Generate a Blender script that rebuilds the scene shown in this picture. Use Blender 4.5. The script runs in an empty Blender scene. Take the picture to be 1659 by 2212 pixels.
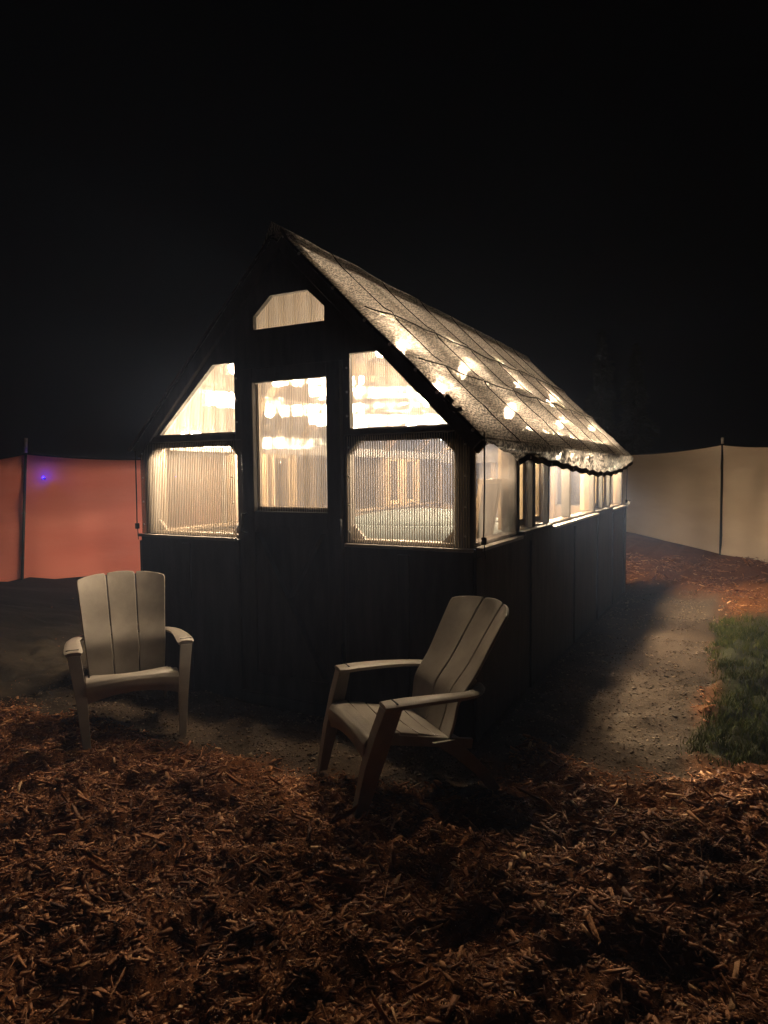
import bpy, bmesh, math, random
import numpy as np
from mathutils import Vector, Matrix

random.seed(7)
rng = np.random.default_rng(11)
sc = bpy.context.scene
COL = sc.collection

# ------------------------------------------------------------------ camera
CX, CY, CH = 4.013, -3.691, 1.538
YAW, PITCH, ROLL = 0.4884, -0.0572, -0.0088
cam = bpy.data.cameras.new("camera")
camo = bpy.data.objects.new("camera", cam)
COL.objects.link(camo)
right = Vector((math.cos(YAW), math.sin(YAW), 0))
fl = Vector((-math.sin(YAW), math.cos(YAW), 0))
fwd = fl * math.cos(PITCH) + Vector((0, 0, math.sin(PITCH)))
up = fl * (-math.sin(PITCH)) + Vector((0, 0, math.cos(PITCH)))
rc = right * math.cos(ROLL) + up * math.sin(ROLL)
uc = up * math.cos(ROLL) - right * math.sin(ROLL)
camo.matrix_world = Matrix(((rc.x, uc.x, -fwd.x, CX), (rc.y, uc.y, -fwd.y, CY), (rc.z, uc.z, -fwd.z, CH), (0, 0, 0, 1)))
cam.sensor_fit = 'VERTICAL'
cam.sensor_height = 24.0
cam.lens = 1463.7 / 2212.0 * 24.0
cam.clip_end = 2000
cam.clip_start = 0.05
sc.camera = camo

# ------------------------------------------------------------------ world: night sky
world = bpy.data.worlds.new("World")
sc.world = world
world.use_nodes = True
wn = world.node_tree.nodes
wl = world.node_tree.links
wn.clear()
wo = wn.new('ShaderNodeOutputWorld')
wb = wn.new('ShaderNodeBackground')
sky = wn.new('ShaderNodeTexSky')
sky.sky_type = 'NISHITA'
sky.sun_disc = False
sky.sun_elevation = math.radians(-9)
sky.sun_rotation = math.radians(200)
wb.inputs['Strength'].default_value = 0.05
wl.new(sky.outputs[0], wb.inputs['Color'])
wl.new(wb.outputs[0], wo.inputs['Surface'])

# ------------------------------------------------------------------ exposure / engine
sc.view_settings.view_transform = 'Standard'
sc.view_settings.look = 'None'
sc.view_settings.gamma = 1.0
sc.view_settings.exposure = 0.0
sc.view_settings.use_curve_mapping = False
sc.render.engine = 'CYCLES'
cy = sc.cycles
cy.use_denoising = True
try:
    cy.denoiser = 'OPENIMAGEDENOISE'
    cy.denoising_input_passes = 'RGB_ALBEDO_NORMAL'
except Exception:
    pass
cy.max_bounces = 14
cy.diffuse_bounces = 5
cy.glossy_bounces = 4
cy.transmission_bounces = 10
cy.transparent_max_bounces = 24
cy.volume_bounces = 1
cy.sample_clamp_indirect = 6.0
cy.sample_clamp_direct = 0.0
cy.caustics_reflective = False
cy.caustics_refractive = True
cy.blur_glossy = 0.5

BULB = 2500.0          # emission of the lit bulbs
BULB_COL = (1.0, 0.80, 0.56)

# ------------------------------------------------------------------ materials
def mat(name):
    m = bpy.data.materials.new(name)
    m.use_nodes = True
    nt = m.node_tree
    nt.nodes.clear()
    out = nt.nodes.new('ShaderNodeOutputMaterial')
    return m, nt, out

def N(nt, t, **kw):
    n = nt.nodes.new(t)
    for k, v in kw.items():
        if k in n.inputs.keys():
            n.inputs[k].default_value = v
        else:
            setattr(n, k, v)
    return n

def coords(nt, scale=(1, 1, 1), kind='Object'):
    tc = N(nt, 'ShaderNodeTexCoord')
    mp = N(nt, 'ShaderNodeMapping')
    mp.inputs['Scale'].default_value = scale
    nt.links.new(tc.outputs[kind], mp.inputs['Vector'])
    return mp.outputs[0]

def ramp(nt, fac, stops):
    r = N(nt, 'ShaderNodeValToRGB')
    el = r.color_ramp.elements
    while len(el) < len(stops):
        el.new(0.5)
    for e, (p, c) in zip(el, stops):
        e.position = p
        e.color = (c[0], c[1], c[2], 1) if not isinstance(c, float) else (c, c, c, 1)
    nt.links.new(fac, r.inputs[0])
    return r.outputs[0]

def surf(name, c1, c2, scale=6, detail=6, rough=0.7, stretch=(1, 1, 1), bump=0.15, bscale=60, spec=0.3, island=None):
    """two-tone noisy opaque surface with fine relief"""
    m, nt, out = mat(name)
    p = N(nt, 'ShaderNodeBsdfPrincipled')
    v = coords(nt, stretch)
    n = N(nt, 'ShaderNodeTexNoise', Scale=scale, Detail=detail, Roughness=0.6)
    nt.links.new(v, n.inputs['Vector'])
    c = ramp(nt, n.outputs['Fac'], [(0.32, c1), (0.68, c2)])
    if island:
        g = N(nt, 'ShaderNodeNewGeometry')
        c = ramp(nt, g.outputs['Random Per Island'], island)
    nt.links.new(c, p.inputs['Base Color'])
    p.inputs['Roughness'].default_value = rough
    p.inputs['Specular IOR Level'].default_value = spec
    b = N(nt, 'ShaderNodeTexNoise', Scale=bscale, Detail=4.0)
    nt.links.new(v, b.inputs['Vector'])
    bp = N(nt, 'ShaderNodeBump', Strength=bump, Distance=0.01)
    nt.links.new(b.outputs['Fac'], bp.inputs['Height'])
    nt.links.new(bp.outputs[0], p.inputs['Normal'])
    nt.links.new(p.outputs[0], out.inputs[0])
    return m

M = {}
M['dark'] = surf('dark_stained_board', (0.022, 0.020, 0.017), (0.052, 0.046, 0.040), scale=5, rough=0.75, stretch=(3, 3, .5), bump=.3, bscale=70)
M['pine'] = surf('raw_pine', (0.045, 0.03, 0.017), (0.072, 0.05, 0.029), scale=4, rough=0.65, stretch=(6, 6, .6), bump=.1)
M['palepine'] = surf('pale_new_pine', (0.15, 0.108, 0.062), (0.21, 0.152, 0.09), scale=4, rough=0.6, stretch=(6, 6, .6), bump=.08)
M['floor'] = surf('deck_boards', (0.04, 0.03, 0.02), (0.065, 0.05, 0.033), scale=3, rough=.7, stretch=(1, 5, 1))
M['resin'] = surf('tan_resin', (0.22, 0.197, 0.17), (0.35, 0.315, 0.275), scale=5, detail=10, rough=0.45, bump=.12, bscale=220, spec=.4)
M['flash'] = surf('pale_channel_strip', (0.16, 0.145, 0.13), (0.24, 0.22, 0.205), scale=9, rough=.5, bump=.05)
M['black'] = surf('black_webbing', (0.008, 0.008, 0.008), (0.016, 0.015, 0.014), scale=40, rough=.85)
M['metal'] = surf('dull_metal', (0.30, 0.29, 0.28), (0.42, 0.41, 0.39), scale=30, rough=.4)
M['postm'] = surf('dark_steel_post', (0.012, 0.014, 0.012), (0.022, 0.024, 0.02), scale=30, rough=.6)
M['tip'] = surf('pale_post_tip', (0.32, 0.31, 0.29), (0.48, 0.47, 0.44), scale=30, rough=.6)
M['white'] = surf('white_plastic', (0.45, 0.44, 0.42), (0.55, 0.54, 0.52), scale=8, rough=.4, bump=.03)
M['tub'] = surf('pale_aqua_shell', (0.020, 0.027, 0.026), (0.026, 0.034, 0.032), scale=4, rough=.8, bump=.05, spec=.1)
M['towel'] = surf('grey_knit', (0.13, 0.13, 0.12), (0.28, 0.28, 0.26), scale=26, detail=2, rough=.95, stretch=(1, 1, 1.8), bump=.9, bscale=50)
M['panelgrey'] = surf('grey_board_face', (0.03, 0.029, 0.027), (0.05, 0.047, 0.043), scale=5, rough=.8)
M['soil'] = None

def pane_mat(name, axis, pitch, T=0.52, R=0.24, tint=(0.93, 0.90, 0.86), milk=(0.075, 0.068, 0.061), rough=.05, smear=.22):
    """ribbed twin-wall sheet: part clear, part diffusing, ribs bend light sideways"""
    m, nt, out = mat(name)
    tc = N(nt, 'ShaderNodeTexCoord')
    sx = N(nt, 'ShaderNodeSeparateXYZ')
    nt.links.new(tc.outputs['Object'], sx.inputs[0])
    if axis == 'XY':
        a = N(nt, 'ShaderNodeMath', operation='ADD')
        nt.links.new(sx.outputs['X'], a.inputs[0]); nt.links.new(sx.outputs['Y'], a.inputs[1])
        s = a.outputs[0]
    else:
        s = sx.outputs[axis]
    mul = N(nt, 'ShaderNodeMath', operation='MULTIPLY')
    nt.links.new(s, mul.inputs[0]); mul.inputs[1].default_value = 2 * math.pi / pitch
    sn = N(nt, 'ShaderNodeMath', operation='SINE')
    nt.links.new(mul.outputs[0], sn.inputs[0])
    mr = N(nt, 'ShaderNodeMapRange')
    mr.inputs['From Min'].default_value = -1; mr.inputs['From Max'].default_value = 1
    nt.links.new(sn.outputs[0], mr.inputs['Value'])
    rib = mr.outputs[0]                    # 0..1 across one flute
    bp = N(nt, 'ShaderNodeBump', Strength=1.0, Distance=pitch * smear)
    nt.links.new(rib, bp.inputs['Height'])
    # scratches and dust make the sheet uneven
    v = coords(nt, (1, 1, .35))
    dn = N(nt, 'ShaderNodeTexNoise', Scale=14.0, Detail=7.0, Roughness=.7)
    nt.links.new(v, dn.inputs['Vector'])
    dust = ramp(nt, dn.outputs['Fac'], [(.35, .0), (.75, 1.0)])
    tr = N(nt, 'ShaderNodeBsdfTransparent', Color=(*tint, 1))
    rf = N(nt, 'ShaderNodeBsdfRefraction', Color=(*tint, 1), Roughness=rough, IOR=1.25)
    nt.links.new(bp.outputs[0], rf.inputs['Normal'])
    tl = N(nt, 'ShaderNodeBsdfTranslucent', Color=(*milk, 1))
    df = N(nt, 'ShaderNodeBsdfDiffuse', Color=(0.14, 0.13, 0.118, 1))
    mx0 = N(nt, 'ShaderNodeMixShader'); mx0.inputs[0].default_value = .25
    nt.links.new(tl.outputs[0], mx0.inputs[1]); nt.links.new(df.outputs[0], mx0.inputs[2])
    # clear share varies across the flute and with dust
    f1 = N(nt, 'ShaderNodeMapRange')
    f1.inputs['To Min'].default_value = R * .55; f1.inputs['To Max'].default_value = R * 1.45
    nt.links.new(rib, f1.inputs['Value'])
    mx1 = N(nt, 'ShaderNodeMixShader')
    nt.links.new(f1.outputs[0], mx1.inputs[0])
    nt.links.new(mx0.outputs[0], mx1.inputs[1]); nt.links.new(rf.outputs[0], mx1.inputs[2])
    f2 = N(nt, 'ShaderNodeMapRange')
    f2.clamp = True; f2.inputs['From Max'].default_value = 1.6; f2.inputs['To Min'].default_value = min(.96, T * 1.27); f2.inputs['To Max'].default_value = T * .42
    ad = N(nt, 'ShaderNodeMath', operation='MULTIPLY_ADD')
    v4 = coords(nt, (70, 70, 1.2))
    stn = N(nt, 'ShaderNodeTexNoise', Scale=1.0, Detail=3.0, Roughness=.6)
    nt.links.new(v4, stn.inputs['Vector'])
    stk = ramp(nt, stn.outputs['Fac'], [(.36, .0), (.68, 1.0)])
    pw = N(nt, 'ShaderNodeMath', operation='POWER'); pw.inputs[1].default_value = 2.2
    nt.links.new(rib, pw.inputs[0])
    rib = pw.outputs[0]
    ds = N(nt, 'ShaderNodeMath', operation='MULTIPLY_ADD')
    nt.links.new(stk, ds.inputs[0]); ds.inputs[1].default_value = .55
    dd = N(nt, 'ShaderNodeMath', operation='MULTIPLY'); dd.inputs[1].default_value = .45
    nt.links.new(dust, dd.inputs[0]); nt.links.new(dd.outputs[0], ds.inputs[2])
    nt.links.new(ds.outputs[0], ad.inputs[0]); ad.inputs[1].default_value = .75
    nt.links.new(rib, ad.inputs[2])
    nt.links.new(ad.outputs[0], f2.inputs['Value'])
    mx2 = N(nt, 'ShaderNodeMixShader')
    nt.links.new(f2.outputs[0], mx2.inputs[0])
    nt.links.new(mx1.outputs[0], mx2.inputs[1]); nt.links.new(tr.outputs[0], mx2.inputs[2])
    nt.links.new(mx2.outputs[0], out.inputs[0])
    return m

M['pane'] = pane_mat('ribbed_polycarbonate', 'XY', 0.0125, T=.74, R=.45)
M['panewide'] = pane_mat('wide_ribbed_polycarbonate', 'XY', 0.0165, T=.74, R=.45)
M['upperpane'] = pane_mat('gable_polycarbonate', 'XY', 0.0125, T=.48, R=.64, smear=.6, rough=.045)
M['doorpane'] = pane_mat('door_polycarbonate', 'XY', 0.0125, T=.62, R=.56, smear=.5, rough=.045)
M['sidepane'] = pane_mat('side_polycarbonate', 'XY', 0.0125, T=.80, R=.40, milk=(.048, .044, .041))
M['clearpane'] = pane_mat('left_polycarbonate', 'XY', 0.0125, T=.92, R=.40, milk=(.05, .045, .04))
M['milkpane'] = pane_mat('milky_polycarbonate', 'XY', 0.0125, T=.58, R=.35, milk=(.10, .09, .083))
M['roofpane'] = pane_mat('roof_polycarbonate', 'Y', 0.02, T=.26, R=.30, milk=(.23, .21, .19), rough=.3)

def glass_mat():
    m, nt, out = mat('clear_glass')
    tr = N(nt, 'ShaderNodeBsdfTransparent', Color=(.93, .94, .92, 1))
    gl = N(nt, 'ShaderNodeBsdfGlossy', Color=(.8, .8, .8, 1), Roughness=.03)
    mx = N(nt, 'ShaderNodeMixShader'); mx.inputs[0].default_value = .06
    nt.links.new(tr.outputs[0], mx.inputs[1]); nt.links.new(gl.outputs[0], mx.inputs[2])
    nt.links.new(mx.outputs[0], out.inputs[0])
    return m
M['glass'] = glass_mat()
def web_mat():
    m, nt, out = mat('pane_web')
    d = N(nt, 'ShaderNodeBsdfDiffuse', Color=(.16, .145, .125, 1)); t = N(nt, 'ShaderNodeBsdfTranslucent', Color=(.30, .26, .21, 1))
    mx = N(nt, 'ShaderNodeMixShader'); mx.inputs[0].default_value = .6
    nt.links.new(d.outputs[0], mx.inputs[1]); nt.links.new(t.outputs[0], mx.inputs[2]); nt.links.new(mx.outputs[0], out.inputs[0])
    return m
M['web'] = web_mat()

def cloth_mat(name='shade_net', k=1.0):
    """black knitted shade net: open loops let light through"""
    m, nt, out = mat(name)
    v = coords(nt, (1, 1, 1))
    w = N(nt, 'ShaderNodeTexWave', Scale=15.0, Distortion=10.0, Detail=4.0)
    w.inputs['Detail Scale'].default_value = 1.6
    w.bands_direction = 'X'
    nt.links.new(v, w.inputs['Vector'])
    n = N(nt, 'ShaderNodeTexNoise', Scale=140.0, Detail=3.0, Roughness=.8)
    v2 = coords(nt, (1.3, .55, 1.3))
    nt.links.new(v2, n.inputs['Vector'])
    a = N(nt, 'ShaderNodeMath', operation='MULTIPLY_ADD')
    nt.links.new(w.outputs['Fac'], a.inputs[0]); a.inputs[1].default_value = .40
    nt.links.new(n.outputs['Fac'], a.inputs[2])
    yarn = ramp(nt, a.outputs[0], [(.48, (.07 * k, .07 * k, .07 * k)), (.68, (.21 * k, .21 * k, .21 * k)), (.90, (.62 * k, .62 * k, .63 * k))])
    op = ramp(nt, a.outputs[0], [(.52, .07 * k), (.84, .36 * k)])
    tr = N(nt, 'ShaderNodeBsdfTransparent', Color=(1, .97, .93, 1))
    df = N(nt, 'ShaderNodeBsdfDiffuse', Color=(.05, .046, .042, 1))
    tl = N(nt, 'ShaderNodeBsdfTranslucent')
    nt.links.new(yarn, tl.inputs['Color'])
    m0 = N(nt, 'ShaderNodeMixShader'); m0.inputs[0].default_value = .82
    nt.links.new(df.outputs[0], m0.inputs[1]); nt.links.new(tl.outputs[0], m0.inputs[2])
    m1 = N(nt, 'ShaderNodeMixShader')
    nt.links.new(op, m1.inputs[0])
    nt.links.new(m0.outputs[0], m1.inputs[1]); nt.links.new(tr.outputs[0], m1.inputs[2])
    nt.links.new(m1.outputs[0], out.inputs[0])
    return m
M['cloth'] = cloth_mat()
M['valance'] = cloth_mat('shade_net_dimmed', .45)  # darker net copy, the edge's weaker light put into its colour

def fabric_mat(name, c1, c2, trans=.25):
    m, nt, out = mat(name)
    v = coords(nt, (.25, .25, 1.6))
    n = N(nt, 'ShaderNodeTexNoise', Scale=2.2, Detail=6.0, Roughness=.6)
    nt.links.new(v, n.inputs['Vector'])
    c = ramp(nt, n.outputs['Fac'], [(.3, c1), (.7, c2)])
    v3 = coords(nt, (1, 1, 1))
    wv = N(nt, 'ShaderNodeTexNoise', Scale=220.0, Detail=1.0)
    nt.links.new(v3, wv.inputs['Vector'])
    mixc = N(nt, 'ShaderNodeMixRGB', blend_type='MULTIPLY'); mixc.inputs[0].default_value = .12
    nt.links.new(c, mixc.inputs[1]); nt.links.new(wv.outputs['Fac'], mixc.inputs[2])
    bp = N(nt, 'ShaderNodeBump', Strength=.25, Distance=.02)
    nt.links.new(n.outputs['Fac'], bp.inputs['Height'])
    d = N(nt, 'ShaderNodeBsdfDiffuse'); t = N(nt, 'ShaderNodeBsdfTranslucent')
    for b in (d, t):
        nt.links.new(mixc.outputs[0], b.inputs['Color'])
        nt.links.new(bp.outputs[0], b.inputs['Normal'])
    mx = N(nt, 'ShaderNodeMixShader'); mx.inputs[0].default_value = trans
    nt.links.new(d.outputs[0], mx.inputs[1]); nt.links.new(t.outputs[0], mx.inputs[2])
    nt.links.new(mx.outputs[0], out.inputs[0])
    return m
M['redlit_fab'] = fabric_mat('redlit_fence_fabric', (.92, .25, .18), (.95, .31, .23), .04)  # red light falling on tan fabric is put into the colour
M['tanfab'] = fabric_mat('tan_fence_fabric', (.78, .64, .49), (.88, .75, .59), .06)

def emit(name, col, s):
    m, nt, out = mat(name)
    e = N(nt, 'ShaderNodeEmission', Color=(*col, 1), Strength=s)
    nt.links.new(e.outputs[0], out.inputs[0])
    return m
M['bulb'] = emit('lit_bulb', BULB_COL, BULB)
M['blueled'] = emit('blue_led', (.0008, .0008, 1.0), 480.0)

# ------------------------------------------------------------------ mesh helpers
def link(name, me, m=None, parent=None):
    o = bpy.data.objects.new(name, me)
    COL.objects.link(o)
    if m is not None:
        me.materials.append(m)
    if parent is not None:
        o.parent = parent
    return o

def from_py(name, V, F, m=None, parent=None, smooth=False):
    me = bpy.data.meshes.new(name)
    me.from_pydata([tuple(v) for v in V], [], [tuple(f) for f in F])
    if smooth:
        me.polygons.foreach_set('use_smooth', [True] * len(me.polygons))
    me.update()
    return link(name, me, m, parent)

def thing(name, label, cat, loc=(0, 0, 0), rz=0, group=None):
    o = bpy.data.objects.new(name, None)
    COL.objects.link(o)
    o.location = loc
    o.rotation_euler = (0, 0, rz)
    return tag(o, label, cat, group)

def tag(o, label, cat, group=None, kind=None):
    o['label'] = label
    o['category'] = cat
    if group:
        o['group'] = group
    if kind:
        o['kind'] = kind
    return o

def bevel(o, w, seg=2):
    b = o.modifiers.new('bevel', 'BEVEL')
    b.width = w; b.segments = seg; b.limit_method = 'ANGLE'; b.angle_limit = math.radians(35)
    return o

BF = [(0, 3, 2, 1), (4, 5, 6, 7), (0, 1, 5, 4), (1, 2, 6, 5), (2, 3, 7, 6), (3, 0, 4, 7)]
def box(name, x0, x1, y0, y1, z0, z1, m, parent=None, bev=0.004):
    x0, x1 = min(x0, x1), max(x0, x1)
    V = [(x0, y0, z0), (x1, y0, z0), (x1, y1, z0), (x0, y1, z0), (x0, y0, z1), (x1, y0, z1), (x1, y1, z1), (x0, y1, z1)]
    o = from_py(name, V, BF, m, parent)
    if bev:
        bevel(o, bev, 1)
    return o

def beam(name, p, q, w, h, m, parent=None, upv=(0, 0, 1), bev=0.003):
    p = Vector(p); q = Vector(q)
    d = (q - p).normalized()
    s = d.cross(Vector(upv)).normalized()
    u = s.cross(d).normalized()
    V = []
    for e in (p, q):
        for a, b in ((-1, -1), (1, -1), (1, 1), (-1, 1)):
            V.append(e + s * (a * w / 2) + u * (b * h / 2))
    F = [(0, 1, 2, 3), (7, 6, 5, 4), (0, 4, 5, 1), (1, 5, 6, 2), (2, 6, 7, 3), (3, 7, 4, 0)]
    o = from_py(name, V, F, m, parent)
    if bev:
        bevel(o, bev, 1)
    return o

def prism(name, poly, y0, y1, m, parent=None, bev=0.003):
    """polygon in (x,z) extruded from y0 to y1"""
    n = len(poly)
    V = [(x, y0, z) for x, z in poly] + [(x, y1, z) for x, z in poly]
    F = [tuple(range(n)), tuple(range(2 * n - 1, n - 1, -1))]
    for i in range(n):
        j = (i + 1) % n
        F.append((i, i + n, j + n, j))
    o = from_py(name, V, F, m, parent)
    if bev:
        bevel(o, bev, 1)
    return o

def plate_holes(name, outer, holes, y0, y1, m, parent=None):
    bm = bmesh.new()
    for loop in [outer] + holes:
        vs = [bm.verts.new((x, y0, z)) for x, z in loop]
        for i in range(len(vs)):
            bm.edges.new((vs[i], vs[(i + 1) % len(vs)]))
    bmesh.ops.triangle_fill(bm, use_beauty=True, use_dissolve=False, edges=bm.edges[:])
    r = bmesh.ops.extrude_face_region(bm, geom=bm.faces[:])
    for v in [g for g in r['geom'] if isinstance(g, bmesh.types.BMVert)]:
        v.co.y = y1
    bmesh.ops.recalc_face_normals(bm, faces=bm.faces[:])
    me = bpy.data.meshes.new(name)
    bm.to_mesh(me); bm.free()
    return link(name, me, m, parent)

def tube(name, pts, r, m, parent=None, seg=6, r2=None):
    pts = [Vector(p) for p in pts]
    V, F = [], []
    n = len(pts)
    for i, p in enumerate(pts):
        d = (pts[min(i + 1, n - 1)] - pts[max(i - 1, 0)]).normalized()
        a = Vector((0, 0, 1)) if abs(d.z) < .9 else Vector((1, 0, 0))
        s = d.cross(a).normalized(); u = s.cross(d)
        rr = r if r2 is None else r + (r2 - r) * i / (n - 1)
        for k in range(seg):
            t = 2 * math.pi * k / seg
            V.append(p + (s * math.cos(t) + u * math.sin(t)) * rr)
    for i in range(n - 1):
        for k in range(seg):
            k2 = (k + 1) % seg
            F.append((i * seg + k, i * seg + k2, (i + 1) * seg + k2, (i + 1) * seg + k))
    F.append(tuple(range(seg - 1, -1, -1)))
    F.append(tuple(range((n - 1) * seg, n * seg)))
    return from_py(name, V, F, m, parent, smooth=True)

def lathe(name, prof, m, parent=None, seg=16, loc=(0, 0, 0)):
    V, F = [], []
    for r, z in prof:
        for k in range(seg):
            t = 2 * math.pi * k / seg
            V.append((loc[0] + r * math.cos(t), loc[1] + r * math.sin(t), loc[2] + z))
    n = len(prof)
    for i in range(n - 1):
        for k in range(seg):
            k2 = (k + 1) % seg
            F.append((i * seg + k, i * seg + k2, (i + 1) * seg + k2, (i + 1) * seg + k))
    F.append(tuple(range(seg - 1, -1, -1)))
    F.append(tuple(range((n - 1) * seg, n * seg)))
    return from_py(name, V, F, m, parent, smooth=True)

def sheet(name, fn, nu, nv, th, m, parent=None, smooth=True, flip=False):
    """thick sheet from a parametric surface fn(u,v) -> (x,y,z); u,v in 0..1"""
    P = np.array([[fn(i / nu, j / nv) for j in range(nv + 1)] for i in range(nu + 1)], float)
    du = np.gradient(P, axis=0); dv = np.gradient(P, axis=1)
    nn = np.cross(du, dv)
    nn /= np.maximum(np.linalg.norm(nn, axis=2, keepdims=True), 1e-9)
    if flip:
        nn = -nn
    Q = P - nn * th
    w = nv + 1
    cnt = (nu + 1) * w
    V = np.concatenate([P.reshape(-1, 3), Q.reshape(-1, 3)])
    F = []
    for i in range(nu):
        for j in range(nv):
            a, b, c, d = i * w + j, (i + 1) * w + j, (i + 1) * w + j + 1, i * w + j + 1
            F.append((a, b, c, d)); F.append((d + cnt, c + cnt, b + cnt, a + cnt))
    for i in range(nu):
        a, b = i * w, (i + 1) * w
        F.append((b, a, a + cnt, b + cnt))
        a, b = i * w + nv, (i + 1) * w + nv
        F.append((a, b, b + cnt, a + cnt))
    for j in range(nv):
        a, b = j, j + 1
        F.append((a, b, b + cnt, a + cnt))
        a, b = nu * w + j, nu * w + j + 1
        F.append((b, a, a + cnt, b + cnt))
    o = from_py(name, V, F, m, parent)
    me = o.data
    if smooth:
        me.polygons.foreach_set('use_smooth', [True] * len(me.polygons))
        me.set_sharp_from_angle(angle=math.radians(50))
    bm = bmesh.new(); bm.from_mesh(me)
    bmesh.ops.recalc_face_normals(bm, faces=bm.faces[:])
    bm.to_mesh(me); bm.free()
    return o

# lattice noise shared by ground, fabric and scatter
_tab = np.random.default_rng(5).random((256, 256))
def vnoise(x, y):
    x = np.asarray(x, float); y = np.asarray(y, float)
    xi = np.floor(x).astype(int); yi = np.floor(y).astype(int)
    fx = x - xi; fy = y - yi
    fx = fx * fx * (3 - 2 * fx); fy = fy * fy * (3 - 2 * fy)
    g = lambda a, b: _tab[a % 256, b % 256]
    return ((g(xi, yi) * (1 - fx) + g(xi + 1, yi) * fx) * (1 - fy) + (g(xi, yi + 1) * (1 - fx) + g(xi + 1, yi + 1) * fx) * fy) * 2 - 1

# ------------------------------------------------------------------ the greenhouse numbers
W, L = 2.62, 5.57
ZS, ZR, ZE, ZT = 1.09, 1.80, 1.79, 3.09     # sill, rail, eave, ridge
K = (ZT - ZE) / (W / 2)

# ------------------------------------------------------------------ ground
def smooth(a, b, x):
    t = np.clip((x - a) / (b - a), 0, 1)
    return t * t * (3 - 2 * t)

def gravel_mask(x, y):
    """gravel apron round the greenhouse and path on its right"""
    e = 0.16 * vnoise(x * 1.7 + 9, y * 1.7) + .08 * vnoise(x * 5, y * 5 + 3)
    front = smooth(-1.05, -.80, y + e) * smooth(-1.0, -.6, x + e) * smooth(3.1, 2.6, x + e)
    yend = smooth(6.05, 5.8, y + e)
    rightp = smooth(3.98, 3.74, x + e * .8) * smooth(2.3, 2.45, x)
    g = np.maximum(front * smooth(.2, 0., y), rightp * smooth(-.35, .15, y + e * 1.5)) * yend
    inside = ((x > -1.0) & (x < W + .3) & (y > -.3) & (y < 6)).astype(float) * yend
    return np.maximum(g, inside * smooth(-1.1, -.8, x))

def grass_mask(x, y):
    e = 0.22 * vnoise(x * 1.9 + 40, y * 1.9 + 7)
    return smooth(3.74, 3.90, x + e * .3) * smooth(.25, .5, y + e) * smooth(4.6, 3.9, y + e * 2)

def dark_ground_mask(x, y):
    """bare ground left of the greenhouse, coloured darker"""
    e = .3 * vnoise(x * 1.3 + 4, y * 1.3 + 30) + .12 * vnoise(x * 5 + 3, y * 5)
    return smooth(.25, -.35, x + e) * smooth(-1.35, -.75, y + e)

def height(x, y):
    x = np.asarray(x, float); y = np.asarray(y, float)
    g = gravel_mask(x, y)
    lump = .04 * vnoise(x * 3.1 + 2, y * 3.1) + .042 * vnoise(x * 7.3, y * 7.3 + 5) + .026 * vnoise(x * 17 + 1, y * 17)
    fine = .032 * vnoise(x * 3.5 + 8, y * 4.5) + .022 * vnoise(x * 8, y * 10) + .008 * vnoise(x * 20, y * 20)
    h = lump * (1 - g) + fine * g - .02 * g
    far = smooth(14, 30, np.hypot(x - 1.3, y - 2))
    foot = ((x > -.1) & (x < W + .1) & (y > -.1) & (y < L + .1))
    h = np.where(foot, -.05, h)
    return h * (1 - far) + .35 * far * vnoise(x * .05, y * .05)

def axis(lo, hi, step, far):
    a = list(np.arange(lo, hi + step / 2, step))
    d, p = step, a[-1]
    while p < far:
        d *= 1.35; p += d; a.append(p)
    d, p = step, a[0]
    pre = []
    while p > -far:
        d *= 1.35; p -= d; pre.append(p)
    return np.array(pre[::-1] + a)

gx = axis(-1.6, 4.7, .035, 500)
gy = axis(-3.3, 1.6, .035, 500)
XX, YY = np.meshgrid(gx, gy, indexing='ij')
ZZ = height(XX, YY)
nx, ny = len(gx), len(gy)
me = bpy.data.meshes.new('ground')
idx = np.arange(nx * ny).reshape(nx, ny)
quads = np.stack([idx[:-1, :-1], idx[1:, :-1], idx[1:, 1:], idx[:-1, 1:]], -1).reshape(-1, 4)
me.vertices.add(nx * ny)
me.vertices.foreach_set('co', np.stack([XX, YY, ZZ], -1).reshape(-1))
me.loops.add(quads.size); me.polygons.add(len(quads))
me.loops.foreach_set('vertex_index', quads.reshape(-1))
me.polygons.foreach_set('loop_start', np.arange(len(quads)) * 4)
me.polygons.foreach_set('use_smooth', np.ones(len(quads), bool))
me.update(calc_edges=True)
at = me.color_attributes.new('zone', 'FLOAT_COLOR', 'POINT')
zc = np.ones((nx * ny, 4), np.float32)
zc[:, 0] = gravel_mask(XX, YY).reshape(-1)
zc[:, 1] = grass_mask(XX, YY).reshape(-1)
zc[:, 2] = dark_ground_mask(XX, YY).reshape(-1)
at.data.foreach_set('color', zc.reshape(-1))

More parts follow.
